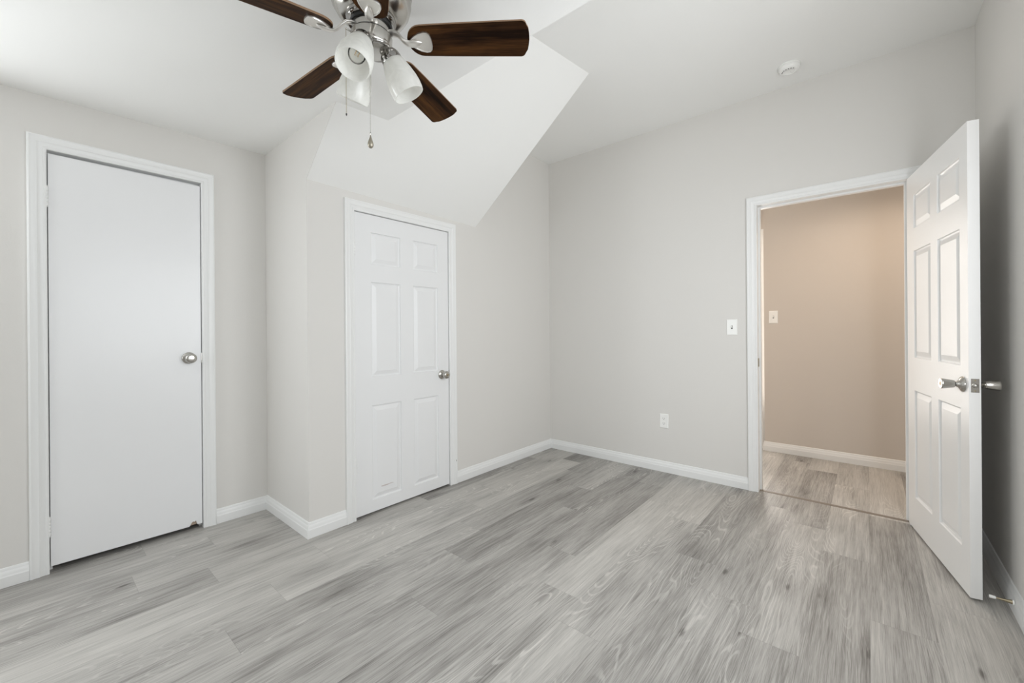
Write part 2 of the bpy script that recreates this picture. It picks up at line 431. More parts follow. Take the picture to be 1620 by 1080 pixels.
# ------------------------------------------------------------------ casings, jambs
CAS = [(0, 0), (0, 0.010), (0.004, 0.0125), (0.010, 0.0125), (0.013, 0.0105), (0.026, 0.0125), (0.032, 0.0165), (0.036, 0.0155), (0.050, 0.0165), (0.056, 0.019), (0.062, 0.017), (0.0635, 0.012), (0.0635, 0)]
def casing(u0, u1, head, place, prof=CAS, s=1.0, zb=0.0):
    # U-shaped moulding round an opening; place(u, d, z) -> world
    path = [(u0, zb, -1, 0), (u0, head, -1, 1), (u1, head, 1, 1), (u1, zb, 1, 0)]
    vs, fs = [], []; n = len(prof)
    for (u, z, du, dz) in path:
        for wd, d in prof: vs.append(place(u + du * wd * s, d, z + dz * wd * s))
    for i in range(3):
        for k in range(n):
            a, b = i * n + k, i * n + (k + 1) % n
            fs.append((a, b, b + n, a + n))
    fs.append(tuple(range(n))); fs.append(tuple(range(4 * n - 1, 3 * n - 1, -1)))
    return MB().add(vs, fs)
def trim(name, mb, label):
    return tag(obj(name, mb, trim_m, smooth=25), label, 'door trim', 'structure')
def jamb(mb, u0, u1, head, depth, place, stop=None, jt=0.012):
    def bx(a, b, d0, d1, z0, z1):
        p = [place(u, d, z) for z in (z0, z1) for u, d in ((a, d0), (b, d0), (b, d1), (a, d1))]
        mb.add(p, [(3, 2, 1, 0), (4, 5, 6, 7), (0, 1, 5, 4), (1, 2, 6, 5), (2, 3, 7, 6), (3, 0, 4, 7)])
    bx(u0 - jt, u0, 0, -depth, 0, head + jt); bx(u1, u1 + jt, 0, -depth, 0, head + jt); bx(u0, u1, 0, -depth, head, head + jt)
    if stop:
        a, b = stop
        bx(u0, u0 + 0.011, -a, -b, 0, head); bx(u1 - 0.011, u1, -a, -b, 0, head); bx(u0 + 0.011, u1 - 0.011, -a, -b, head - 0.011, head)
pA = lambda u, d, z: (u, YA - d, z)
pC = lambda u, d, z: (u, YC - d, z)
pD = lambda u, d, z: (XD - d, u, z)
mb = casing(A_IN[0], A_IN[1], A_IN[2], pA); jamb(mb, *A_IN, T, pA, (0.045, 0.075))
trim('trim_1', mb, 'white moulded casing around the plain flush door')
mb = casing(C_IN[0], C_IN[1], C_IN[2], pC); jamb(mb, *C_IN, 0.1, pC, (0.045, 0.075))
t2 = trim('trim_2', mb, 'white moulded casing around the closed six-panel door')
mb = casing(D_IN[0] + 0.0, D_IN[1], D_IN[2], pD); jamb(mb, *D_IN, T, pD, (0.048, 0.082))
t3 = trim('trim_3', mb, 'white moulded casing around the open doorway')
# strike plate on the doorway's jamb
mb = MB(); mb.box(XD + 0.008, XD + 0.036, 0.5855, 0.5875, 0.878, 0.936)
obj('strike_plate', mb, brass_m, t3)
# hall side casing
mb = casing(D_IN[0], D_IN[1], D_IN[2], lambda u, d, z: (XD + T + d, u, z))
trim('trim_4', mb, 'white casing on the hallway side of the open doorway')
# screw hole in the right casing leg of door 2
mb = MB(); mb.box(2.095, 2.100, YC - 0.0185, YC - 0.016, 0.168, 0.180); obj('screw_hole', mb, dplast_m, t2)

# ------------------------------------------------------------------ baseboards
BB = [(0, 0), (0.0145, 0), (0.0150, 0.006), (0.0145, 0.046), (0.0125, 0.050), (0.0120, 0.056), (0.0105, 0.066), (0.0070, 0.072), (0.0065, 0.079), (0.0045, 0.084), (0.0, 0.086)]
def baseboard(name, pts, label, hs=1.0):
    # pts in plan; the room lies on the right-hand side when walking along pts
    pts = [Vector((x, y)) for x, y in pts]; n = len(BB); vs, fs = [], []
    for i, p in enumerate(pts):
        ds = []
        if i > 0: ds.append((pts[i] - pts[i - 1]).normalized())
        if i < len(pts) - 1: ds.append((pts[i + 1] - pts[i]).normalized())
        ns = [Vector((d.y, -d.x)) for d in ds]
        off = ns[0] if len(ns) == 1 else (ns[0] + ns[1]) / (1 + ns[0].dot(ns[1]))
        for d, z in BB: q = p + off * d; vs.append((q.x, q.y, z * hs))
    for i in range(len(pts) - 1):
        for k in range(n):
            a, b = i * n + k, i * n + (k + 1) % n
            fs.append((a, b, b + n, a + n))
    fs.append(tuple(range(n))); fs.append(tuple(range(len(pts) * n - 1, (len(pts) - 1) * n - 1, -1)))
    return tag(obj(name, MB().add(vs, fs), trim_m, smooth=25), label, 'baseboard', 'structure')
cw = 0.0635
baseboard('baseboard_left', [(XW, YA), (A_IN[0] - cw, YA)], 'white baseboard left of the plain flush door')
baseboard('baseboard_corner', [(A_IN[1] + cw, YA), (XB, YA), (XB, YC), (C_IN[0] - cw, YC)], 'white baseboard wrapping the outer corner between the two closed doors')
baseboard('baseboard_back', [(C_IN[1] + cw, YC), (XD, YC), (XD, D_IN[1] + cw)], 'white baseboard from the six-panel door round to the doorway')
baseboard('baseboard_right', [(XD, D_IN[0] - cw), (XD, YR), (XW, YR)], 'white baseboard behind the open door', 1.08)
baseboard('baseboard_hallway', [(XH + T, YH), (XH, YH), (XH, -1.4)], 'white baseboard of the hallway wall')

# threshold strip
mb = MB()
mb.add([(XD + 0.026, -0.178, 0), (XD + 0.030, -0.178, 0.003), (XD + 0.050, -0.178, 0.004), (XD + 0.054, -0.178, 0),
        (XD + 0.026, 0.588, 0), (XD + 0.030, 0.588, 0.003), (XD + 0.050, 0.588, 0.004), (XD + 0.054, 0.588, 0)],
       [(0, 1, 2, 3), (7, 6, 5, 4), (0, 4, 5, 1), (1, 5, 6, 2), (2, 6, 7, 3), (3, 7, 4, 0)])
tag(obj('threshold_strip', mb, strip_m), 'thin brown transition strip across the doorway floor', 'threshold')

# ------------------------------------------------------------------ doors
def panel_leaf(Lw, z0, z1, th, cols, rows, both=True):
    """six-panel leaf; local x 0..Lw, front face y=0 (facing -y), back y=th"""
    mb = MB()
    us = sorted({0, Lw, *[c for p in cols for c in p]}); zs = sorted({z0, z1, *[r for p in rows for r in p]})
    rings = [(0, 0), (0.003, 0.0065), (0.009, 0.0090), (0.014, 0.0080), (0.034, 0.0015), (0.036, 0.0008)]
    def face(y, sgn):
        for i in range(len(us) - 1):
            for j in range(len(zs) - 1):
                a, b, c, d = us[i], us[i + 1], zs[j], zs[j + 1]
                if (a, b) in cols and (c, d) in rows:
                    vs, fs = [], []
                    for ins, dep in rings:
                        vs += [(a + ins, y + sgn * dep, c + ins), (b - ins, y + sgn * dep, c + ins), (b - ins, y + sgn * dep, d - ins), (a + ins, y + sgn * dep, d - ins)]
                    for r in range(len(rings) - 1):
                        for k in range(4):
                            p, q = r * 4 + k, r * 4 + (k + 1) % 4
                            fs.append((p, q, q + 4, p + 4))
                    o = (len(rings) - 1) * 4; fs.append((o, o + 1, o + 2, o + 3))
                    mb.add(vs, fs)
                else:
                    mb.add([(a, y, c), (b, y, c), (b, y, d), (a, y, d)], [(0, 1, 2, 3)])
    face(0, 1); face(th, -1)
    # closing strips share the same grid lines so the shell is watertight after merging
    for i in range(len(us) - 1):
        for z in (z0, z1): mb.add([(us[i], 0, z), (us[i + 1], 0, z), (us[i + 1], th, z), (us[i], th, z)], [(0, 1, 2, 3)])
    for j in range(len(zs) - 1):
        for u in (0, Lw): mb.add([(u, 0, zs[j]), (u, 0, zs[j + 1]), (u, th, zs[j + 1]), (u, th, zs[j])], [(0, 1, 2, 3)])
    return mb
def merge(o, dist=1e-5):
    bm = bmesh.new(); bm.from_mesh(o.data); bmesh.ops.remove_doubles(bm, verts=bm.verts, dist=dist)
    bmesh.ops.recalc_face_normals(bm, faces=bm.faces); bm.to_mesh(o.data); bm.free()
def frame(org, n, upv=(0, 0, 1)):
    """matrix whose local z is the direction n"""
    z = Vector(n).normalized(); x = Vector(upv).cross(z).normalized(); y = z.cross(x)
    m = Matrix((x, y, z)).transposed().to_4x4(); m.translation = Vector(org); return m
ROUND = [(0.0, 0.0), (0.033, 0.0), (0.0335, 0.002), (0.031, 0.006), (0.018, 0.010), (0.0125, 0.013), (0.0115, 0.024), (0.013, 0.030), (0.020, 0.034),
         (0.0262, 0.041), (0.0280, 0.049), (0.0275, 0.056), (0.0245, 0.0615), (0.019, 0.0645), (0.012, 0.0655), (0.0, 0.066)]
TULIP = [(0.0, 0.0), (0.0325, 0.0), (0.0335, 0.002), (0.0315, 0.006), (0.019, 0.013), (0.0135, 0.017), (0.0125, 0.021), (0.0095, 0.024), (0.0095, 0.027),
         (0.0150, 0.028), (0.0165, 0.032), (0.0195, 0.050), (0.0222, 0.066), (0.0225, 0.069), (0.0205, 0.0715), (0.008, 0.0715), (0.0, 0.0715)]
def knob(name, org, n, parent, prof, mtx_inv=None):
    F = frame(org, n)
    if mtx_inv is not None: F = mtx_inv @ F
    mb = MB().lathe(prof, 40, F, cap=False)
    k = obj(name, mb, nickel_m, parent, smooth=50)
    merge(k, 1e-6)
    return k, F
def hinge(parent, x, y, z, h, m=None):
    mb = MB(); seg = 5
    for i in range(seg):
        a = z + h * i / seg; b = z + h * (i + 1) / seg - 0.0012
        mb.lathe([(0.0001, a), (0.0056, a), (0.0062, a + 0.001), (0.0062, b - 0.001), (0.0056, b), (0.0001, b)], 14, Matrix.Translation((x, y, 0)), cap=False)
    mb.lathe([(0.0001, z + h), (0.005, z + h), (0.0055, z + h + 0.002), (0.0035, z + h + 0.006), (0.0001, z + h + 0.007)], 14, Matrix.Translation((x, y, 0)), cap=False)
    mb.lathe([(0.0001, z - 0.006), (0.0035, z - 0.005), (0.0055, z - 0.001), (0.0001, z)], 14, Matrix.Translation((x, y, 0)), cap=False)
    mb.box(x - 0.012, x - 0.002, y + 0.003, y + 0.0055, z, z + h); mb.box(x + 0.002, x + 0.006, y + 0.003, y + 0.0055, z, z + h)
    return obj('hinge', mb, m or trim_m, parent, smooth=40)

# door 1: flush slab, chipped at the bottom edge
lx0, lx1 = 0.0705, 0.6685
out = [(lx0, 0.030), (0.606, 0.026), (0.611, 0.031), (0.615, 0.040), (0.620, 0.048), (0.6265, 0.050), (0.631, 0.046), (0.637, 0.052), (0.640, 0.044), (0.643, 0.030), (0.648, 0.027), (lx1, 0.027), (lx1, 2.006), (lx0, 2.010)]
m_up = Matrix(((1, 0, 0, 0), (0, 0, 1, 0), (0, 1, 0, 0), (0, 0, 0, 1)))
mb = MB().prism(out, YA + 0.001, YA + 0.036, m_up)
d1 = tag(obj('door_1', mb, flush_m, bevel=0.0012), 'plain flush white door with satin knob, chipped at its bottom corner', 'door', 'structure')
hinge(d1, 0.0665, YA - 0.006, 0.178, 0.086); hinge(d1, 0.0665, YA - 0.006, 1.756, 0.092)
k1, F1 = knob('door_knob', (0.610, YA + 0.001, 1.000), (0, -1, 0), d1, ROUND)
mb = MB().box(-0.0015, 0.0015, -0.0004, 0.0004, 0.0655, 0.0662, F1); mb.lathe([(0.0001, 0.0658), (0.0045, 0.0658), (0.0045, 0.067), (0.0001, 0.067)], 16, F1, cap=False)
obj('lock_button', mb, medal_m, k1, smooth=40)
mb = MB(); mb.box(0.6687, 0.671, YA - 0.004, YA + 0.020, 0.972, 1.028); obj('latch_plate', mb, nickel_m, d1)
mb = MB(); mb.box(0.612, 0.642, YA + 0.012, YA + 0.030, 0.028, 0.049); obj('exposed_core', mb, chip_m, d1)['label'] = 'bare brown wood in the chipped corner'

# door 2: six-panel
def shift(cols, d): return [(round(a - d, 4), round(b - d, 4)) for a, b in cols]
x2 = 1.2985
colsC = shift([(1.410, 1.626), (1.728, 1.942)], x2); rowsC = [(0.085, 0.680), (0.859, 1.457), (1.568, 1.768)]
mb = panel_leaf(2.0395 - x2, 0.012, 1.8775, 0.035, colsC, rowsC)
d2 = tag(obj('door_2', mb, door_m, loc=(x2, YC + 0.001, 0)), 'closed white six-panel door under the sloping soffit', 'door', 'structure')
merge(d2)
hinge(d2, -0.0035, -0.007, 0.283, 0.092); hinge(d2, -0.0035, -0.007, 1.615, 0.090)
k2, F2 = knob('door_knob', (1.975 - x2, 0.0, 0.828), (0, -1, 0), d2, ROUND)
mb = MB().lathe([(0.0001, 0.0658), (0.008, 0.0658), (0.008, 0.0675), (0.0001, 0.0675)], 20, F2, cap=False)
obj('lock_button', mb, brass_m, k2, smooth=40)
mb = MB(); mb.box(2.0397 - x2, 2.0425 - x2, -0.004, 0.02, 0.80, 0.857); obj('latch_plate', mb, nickel_m, d2)
mb = MB(); mb.box(0.173, 0.262, -0.00012, 0.0004, 0.1565, 0.1585, Matrix.Rotation(0, 4, 'Z')); mb.box(0.176, 0.225, -0.00012, 0.0004, 0.153, 0.1545)
obj('scuff_mark', mb, dirt_m, d2)

# door 3: the open six-panel leaf. hinge edge -> free edge
hx, hy = 3.3300, -0.1755
dirv = Vector((2.562 - hx, -0.319 - hy, 0)); LW = dirv.length; ang = math.atan2(dirv.y, dirv.x)
# local x runs from the hinge to the free edge, local -y faces the room after a mirror, so use local +y for the hidden face
cols3 = [(0.112, 0.362), (0.452, 0.702)]; rows3 = [(0.195, 0.793), (0.976, 1.570), (1.695, 1.882)]
mb = panel_leaf(LW, 0.012, 2.003, 0.036, cols3, rows3)
# front must face +normal (towards the room): rotate and put thickness on the wall side
d3 = tag(obj('door_3', mb, grain_m, loc=(hx, hy, 0)), 'open white six-panel door swung against the shadowed wall', 'door', 'structure')
merge(d3)
d3.rotation_euler = (0, 0, ang)
# with ang near 190 degrees local +y points to the wall, local -y to the room
KU = 0.728
kr, Fr = knob('door_knob', (KU, 0.0, 0.898), (0, -1, 0), d3, TULIP)
mb = MB().lathe([(0.0001, 0.071), (0.010, 0.071), (0.010, 0.0722), (0.0001, 0.0722)], 24, Fr, cap=False); obj('key_cylinder', mb, brass_m, kr, smooth=40)
mb = MB().box(-0.0009, 0.0009, -0.005, 0.005, 0.0720, 0.0728, Fr); obj('keyhole', mb, dplast_m, kr)
mb = MB().lathe([(0.0098, 0.0236), (0.0098, 0.0274)], 24, Fr, cap=False); obj('neck_gap', mb, blk_m, kr, smooth=40)
kb, Fb = knob('door_knob', (KU, 0.036, 0.898), (0, 1, 0), d3, TULIP)
mb = MB().lathe([(0.0001, 0.0715), (0.0035, 0.0715), (0.0035, 0.076), (0.0001, 0.0765)], 16, Fb, cap=False); obj('lock_button', mb, medal_m, kb, smooth=40)
mb = MB(); mb.box(LW - 0.0005, LW + 0.0012, 0.006, 0.031, 0.870, 0.927)
lp = obj('latch_plate', mb, nickel_m, d3, bevel=0.0004)
mb = MB().lathe([(0.0001, 0.0), (0.0088, 0.0), (0.0088, 0.004), (0.0075, 0.008), (0.004, 0.0105), (0.0001, 0.011)], 24, frame((LW + 0.001, 0.0185, 0.8985), (1, 0, 0)), cap=False)
obj('latch_bolt', mb, nickel_m, lp, smooth=50)
for zz in (0.877, 0.920):
    mb = MB().lathe([(0.0001, 0.0), (0.0026, 0.0), (0.0026, 0.0007), (0.0001, 0.0008)], 14, frame((LW + 0.0012, 0.0185, zz), (1, 0, 0)), cap=False)
    obj('screw', mb, brass_m, lp, smooth=40)
for z in (0.22, 0.98, 1.74): hinge(d3, -0.002, 0.040, z, 0.09)

# ------------------------------------------------------------------ door stop on the right baseboard
ds = empty('door_stop', (2.535, YR + 0.0148, 0.052))
tag(ds, 'small brass door stop with white rubber tip on the baseboard', 'door stop')
Fd = frame((0, 0, 0), (0, 1, 0))
obj('base', MB().lathe([(0.0001, 0), (0.0105, 0), (0.0105, 0.003), (0.007, 0.006), (0.0001, 0.006)], 24, Fd, cap=False), plate_m, ds, smooth=40)
mb = MB(); pr = [(0.0001, 0.004), (0.0085, 0.004), (0.0078, 0.008)]
for i in range(14):
    z = 0.010 + i * 0.0026; r = 0.0075 - 0.0040 * (i / 13) ** 0.8; pr += [(r, z), (r - 0.0008, z + 0.0013)]
pr += [(0.003, 0.052), (0.0001, 0.052)]
obj('spring', mb.lathe(pr, 20, Fd, cap=False), brass_m, ds, smooth=60)
obj('rubber_tip', MB().lathe([(0.0001, 0.048), (0.0052, 0.048), (0.0058, 0.050), (0.0062, 0.064), (0.0054, 0.066), (0.0001, 0.066)], 24, Fd, cap=False), plate_m, ds, smooth=40)

# ------------------------------------------------------------------ electrical plates
def plate(name, label, cat, org, n, kind, group=None):
    t = empty(name, org); tag(t, label, cat, group=group)
    F = frame((0, 0, 0), n)
    w_, h_ = 0.035, 0.0575
    vs, fs = [], []
    for ins, d in ((0, 0), (0, 0.002), (0.003, 0.0048), (0.006, 0.0052)):
        vs += [(-w_ + ins, -h_ + ins, d), (w_ - ins, -h_ + ins, d), (w_ - ins, h_ - ins, d), (-w_ + ins, h_ - ins, d)]
    for r in range(3):
        for k in range(4): fs.append((r * 4 + k, r * 4 + (k + 1) % 4, r * 4 + 4 + (k + 1) % 4, r * 4 + 4 + k))
    fs.append((0, 3, 2, 1)); fs.append((12, 13, 14, 15))
    p = obj('cover_plate', MB().add(vs, fs, F), plate_m, t, bevel=0.0006)
    def scr(x, y): obj('screw', MB().lathe([(0.0001, 0.0050), (0.0030, 0.0050), (0.0028, 0.0058), (0.0001, 0.0060)], 14, F @ Matrix.Translation((x, y, 0)), cap=False), plate_m, p, smooth=40)
    if kind == 'switch':
        obj('toggle_slot', MB().box(-0.0052, 0.0052, -0.012, 0.012, 0.0050, 0.0056, F), dplast_m, p)
        mt = F @ Matrix.Translation((0, 0, 0.004)) @ Matrix.Rotation(math.radians(-28), 4, 'X')
        obj('toggle', MB().box(-0.0042, 0.0042, -0.0065, 0.0045, 0.0, 0.0125, mt), plate_m, t, bevel=0.001)
        scr(0, 0.030); scr(0, -0.030)
    else:
        for sy in (0.0195, -0.0195):
            o_ = [(0.0165 * max(-1, min(1, 1.18 * math.cos(a))) , sy + 0.0142 * math.sin(a)) for a in [2 * PI * k / 32 for k in range(32)]]
            s = obj('socket', MB().prism(o_, 0.004, 0.0062, F), plate_m, t)
            obj('slot', MB().box(-0.0078, -0.0058, sy - 0.0010, sy + 0.0072, 0.0061, 0.0065, F), dplast_m, s)
            obj('slot', MB().box(0.0058, 0.0076, sy + 0.0004, sy + 0.0070, 0.0061, 0.0065, F), dplast_m, s)
            obj('ground_hole', MB().lathe([(0.0001, 0.0061), (0.0027, 0.0061), (0.0027, 0.0066), (0.0001, 0.0066)], 14, F @ Matrix.Translation((0, sy - 0.0068, 0)), cap=False), dplast_m, s)
        scr(0, 0)
    return t
plate('light_switch', 'white toggle light switch on the grey wall beside the doorway', 'light switch', (XD, 0.751, 1.157), (-1, 0, 0), 'switch')
plate('wall_outlet', 'white duplex outlet low on the grey wall', 'outlet', (XD, 1.2515, 0.4085), (-1, 0, 0), 'outlet')
plate('light_switch', 'switch plate on the beige hallway wall, seen through the doorway', 'light switch', (XH, 0.6685, 1.253), (-1, 0, 0), 'switch')

# ------------------------------------------------------------------ smoke detector
sdet = empty('smoke_detector', (3.085, 0.361, H2)); tag(sdet, 'round white smoke detector on the high ceiling', 'smoke detector')
Fz = Matrix.Rotation(PI, 4, 'X')
obj('mounting_base', MB().lathe([(0.0001, 0), (0.060, 0), (0.061, 0.003), (0.060, 0.008), (0.0001, 0.008)], 48, Fz, cap=False), plate_m, sdet, smooth=40)
cv = obj('cover', MB().lathe([(0.0001, 0.008), (0.057, 0.008), (0.058, 0.012), (0.056, 0.022), (0.050, 0.031), (0.042, 0.0355), (0.034, 0.0365), (0.031, 0.0345), (0.0001, 0.034)], 48, Fz, cap=False), plate_m, sdet, smooth=40)
mb = MB()
for a in range(200, 330, 20):
    mb.box(0.036, 0.0405, -0.0035, 0.0035, 0.0355, 0.0372, Fz @ Matrix.Rotation(math.radians(a - 60), 4, 'Z'))
obj('vent_slots', mb, dplast_m, cv)
obj('test_button', MB().lathe([(0.0001, 0.033), (0.010, 0.033), (0.010, 0.0365), (0.0085, 0.0375), (0.0001, 0.0378)], 28, Fz @ Matrix.Translation((0.010, 0.014, 0)), cap=False), plate_m, sdet, smooth=40)

# ------------------------------------------------------------------ ceiling fan
FX, FY = 0.757, 1.257
FZ = zlow(FX)
fan = empty('ceiling_fan', (FX, FY, FZ))
tag(fan, 'brushed nickel ceiling fan with five walnut blades and three frosted shades', 'ceiling fan')
def z_(wz): return wz - FZ
hous = obj('motor_housing', MB().lathe([(0.0001, 0.0), (0.124, 0.0), (0.130, z_(2.290)), (0.133, z_(2.280)), (0.131, z_(2.272)), (0.127, z_(2.268)), (0.130, z_(2.262)), (0.1295, z_(2.245)), (0.124, z_(2.224)),
    (0.112, z_(2.204)), (0.096, z_(2.190)), (0.082, z_(2.184)), (0.0001, z_(2.184))], 72, cap=False), nickel_m, fan, smooth=35)
obj('chrome_ring', MB().lathe([(0.0001, z_(2.184)), (0.078, z_(2.184)), (0.081, z_(2.180)), (0.080, z_(2.174)), (0.077, z_(2.172)), (0.078, z_(2.168)), (0.074, z_(2.165)), (0.0001, z_(2.165))], 64, cap=False), chrome_m, hous, smooth=35)
obj('groove', MB().lathe([(0.0001, z_(2.165)), (0.068, z_(2.165)), (0.066, z_(2.157)), (0.0001, z_(2.157))], 64, cap=False), blk_m, hous, smooth=35)
obj('rotor', MB().lathe([(0.0001, z_(2.159)), (0.0605, z_(2.159)), (0.0605, z_(2.133)), (0.0001, z_(2.133))], 64, cap=False), nickel_m, fan, smooth=35)
obj('groove', MB().lathe([(0.0001, z_(2.1335)), (0.0635, z_(2.1335)), (0.0635, z_(2.1285)), (0.0001, z_(2.1285))], 64, cap=False), blk_m, fan, smooth=35)
kit = obj('light_kit_fitter', MB().lathe([(0.0001, z_(2.129)), (0.066, z_(2.129)), (0.067, z_(2.127)), (0.0665, z_(2.092)), (0.064, z_(2.087)), (0.050, z_(2.080)), (0.0001, z_(2.076))], 64, cap=False), nickel_m, fan, smooth=35)

def blade_outline():
    r0, r1, w0, w1 = 0.122, 0.527, 0.0545, 0.064
    pts = []
    for k in range(13):                                 # rounded root
        a = PI / 2 + PI * k / 12
        pts.append((r0 + 0.050 + 0.050 * math.cos(a), w0 * math.sin(a) * 1.0))
    pts += [(0.25, -0.0575), (0.40, -0.0615)]
    rc = 0.016
    cx, cy = r1 - 0.010 - rc, -(w1 - rc)
    for k in range(6): a = -PI / 2 + (PI / 2 - 0.18) * k / 5; pts.append((cx + rc * math.cos(a), cy + rc * math.sin(a)))
    for t in (-0.6, -0.3, 0, 0.3, 0.6): pts.append((r1 + 0.001 - 0.010 * t * t * 1.2, t * w1))
    for k in range(6): a = 0.18 + (PI / 2 - 0.18) * k / 5; pts.append((cx + rc * math.cos(a), -cy + rc * math.sin(a)))
    pts += [(0.40, 0.0615), (0.25, 0.0575)]
    return pts
def medallion():
    # guitar-pick plate: narrow near the hub, wide and rounded outwards
    pts = []
    ctrl = [(0.128, 0.0), (0.132, 0.010), (0.145, 0.021), (0.162, 0.031), (0.180, 0.036), (0.192, 0.0345), (0.199, 0.027), (0.2025, 0.014), (0.2035, 0.0)]
    pts = ctrl + [(x, -y) for x, y in reversed(ctrl[1:-1])]
    return pts
ZB = z_(2.112)
def ring_plate(mb, o, levels):
    n = len(o); cx = sum(p[0] for p in o) / n; vs, fs = [], []
    for sc, z in levels:
        for x, y in o: vs.append((cx + (x - cx) * sc, y * sc, z))
    for r in range(len(levels) - 1):
        for k in range(n): fs.append((r * n + k, r * n + (k + 1) % n, r * n + n + (k + 1) % n, r * n + n + k))
    fs.append(tuple(range(n - 1, -1, -1))); fs.append(tuple(range((len(levels) - 1) * n, len(levels) * n)))
    mb.add(vs, fs)
first = None
for k in range(5):
    az = math.radians(309.4 + 72 * k)
    if first is None:
        b = obj('blade', MB().prism(blade_outline(), -0.003, 0.003), wood_m, fan)
        b.data.materials.append(edge_m)
        for p_ in b.data.polygons:
            if abs(p_.normal.z) < 0.5: p_.material_index = 1
        mb = MB()
        ring_plate(mb, medallion(), [(1.0, -0.0032), (1.02, -0.006), (1.0, -0.0095), (0.86, -0.0105), (0.84, -0.009)])
        P = [(0.052, 0, 0.034), (0.070, 0, 0.034), (0.084, 0, 0.029), (0.098, 0, 0.014), (0.108, 0, 0.000), (0.120, 0, -0.009), (0.134, 0, -0.0125), (0.148, 0, -0.013), (0.160, 0, -0.0125), (0.170, 0, -0.010)]
        R_ = [0.0150, 0.0145, 0.0130, 0.0120, 0.0118, 0.0122, 0.0130, 0.0130, 0.0105, 0.004]
        mb.tube(P, R_, 16, flat=0.42)
        arm = obj('blade_arm', mb, medal_m, b, smooth=40)
        sc_ = []
        for (sx_, sy_) in ((0.150, 0.036), (0.185, 0.0), (0.150, -0.036)):
            pass
        first = (b, arm)
    else:
        b = first[0].copy(); COL.objects.link(b); b.parent = fan
        arm = first[1].copy(); COL.objects.link(arm); arm.parent = b
    b.location = (0, 0, ZB); b.rotation_euler = (math.radians(-14.5), 0, az)

# three lamps on curved arms
SH = [(0.0310, 0.0), (0.0335, -0.004), (0.0400, -0.022), (0.0475, -0.048), (0.0530, -0.075), (0.0550, -0.096), (0.0545, -0.112), (0.0525, -0.124)]
prof = SH + [(r - 0.0028, z) for r, z in reversed(SH)]
CAP = [(0.0001, 0.038), (0.010, 0.0375), (0.014, 0.034), (0.024, 0.027), (0.032, 0.014), (0.0345, 0.002), (0.0350, -0.004), (0.0345, -0.010), (0.0335, -0.011), (0.0325, -0.002), (0.0001, -0.001)]
BULB = [(0.0001, -0.001), (0.0130, -0.001), (0.0135, -0.022), (0.0150, -0.030), (0.0215, -0.044), (0.0262, -0.058), (0.0270, -0.068), (0.0245, -0.080), (0.0180, -0.090), (0.0090, -0.0950), (0.0001, -0.0960)]
TILT = math.radians(28)
for k in range(3):
    az = math.radians(212 + 120 * k)
    d = Vector((math.cos(az), math.sin(az), 0))
    base = Vector((0, 0, z_(2.068))) + d * 0.064
    Fm = Matrix.Translation(base) @ Matrix.Rotation(az, 4, 'Z') @ Matrix.Rotation(-TILT, 4, 'Y')
    pts = []
    top = Fm @ Vector((0, 0, 0.036))
    for t in range(13):
        s = t / 12
        a2 = az - math.radians(112) * (1 - s)
        rr = 0.046 + (Vector((top.x, top.y)).length - 0.046) * s + 0.012 * math.sin(PI * s)
        zz = z_(2.082) + (top.z - z_(2.082)) * s - 0.004 * math.sin(PI * s)
        pts.append(Vector((rr * math.cos(a2), rr * math.sin(a2), zz)))
    pts.append(Fm @ Vector((0, 0, 0.028)))
    obj('lamp_arm', MB().tube(pts, 0.0075, 14, flat=0.75), chrome_m, fan, smooth=60)
    sh = obj('lamp_shade', MB().lathe(prof + [prof[0]], 56, Fm, cap=False), shade_m, fan, smooth=50)
    merge(sh, 1e-6)
    obj('shade_cap', MB().lathe(CAP, 40, Fm, cap=False), chrome_m, sh, smooth=40)
    bl = obj('bulb', MB().lathe(BULB, 32, Fm, cap=False), clear_m, sh, smooth=60)
    mb = MB().lathe([(0.0001, -0.0012), (0.0318, -0.0012), (0.0322, -0.004), (0.020, -0.005), (0.0165, -0.012), (0.0150, -0.024), (0.0001, -0.024)], 32, Fm, cap=False)
    obj('bulb_base', mb, plate_m, sh, smooth=40)
    mb = MB()
    for q in range(4):
        a = q * PI / 2
        mb.tube([Fm @ Vector((0.003 * math.cos(a), 0.003 * math.sin(a), -0.018)), Fm @ Vector((0.008 * math.cos(a), 0.008 * math.sin(a), -0.070)), Fm @ Vector((0.002 * math.cos(a), 0.002 * math.sin(a), -0.074))], 0.0008, 6)
    obj('filament', mb, filament_m, sh, smooth=60)
# small wire loops at the motor's sides
# pull chains
def chain(name, x, y, z0, z1, m, drop):
    c = empty('pull_chain', (0, 0, 0)); c.parent = fan
    mb = MB(); n = int((z0 - z1) / 0.0042)
    for i in range(n):
        z = z0 - i * 0.0042
        mb.lathe([(0.0001, 0.0012), (0.0011, 0.0007), (0.0013, 0.0), (0.0011, -0.0007), (0.0001, -0.0012)], 6, Matrix.Translation((x, y, z)), cap=False)
    mb.tube([(x, y, z0), (x, y, z1)], 0.00055, 5)
    ch = obj('chain', mb, m, c, smooth=60)
    return c
c1 = chain('pull_chain', 0.719 - FX, 1.2045 - FY, z_(2.108), z_(1.775), nickel_m, True)
gx, gy = 0.719 - FX, 1.2045 - FY
Fp = Matrix.Translation((gx, gy, z_(1.7765)))
obj('connector', MB().lathe([(0.0001, 0.004), (0.0018, 0.002), (0.0022, -0.002), (0.0001, -0.006)], 12, Fp, cap=False), nickel_m, c1, smooth=60)
obj('connector', MB().lathe([(0.0001, 0.004), (0.0022, 0.001), (0.0022, -0.002), (0.0001, -0.005)], 12, Matrix.Translation((gx, gy, z_(1.982))), cap=False), nickel_m, c1, smooth=60)
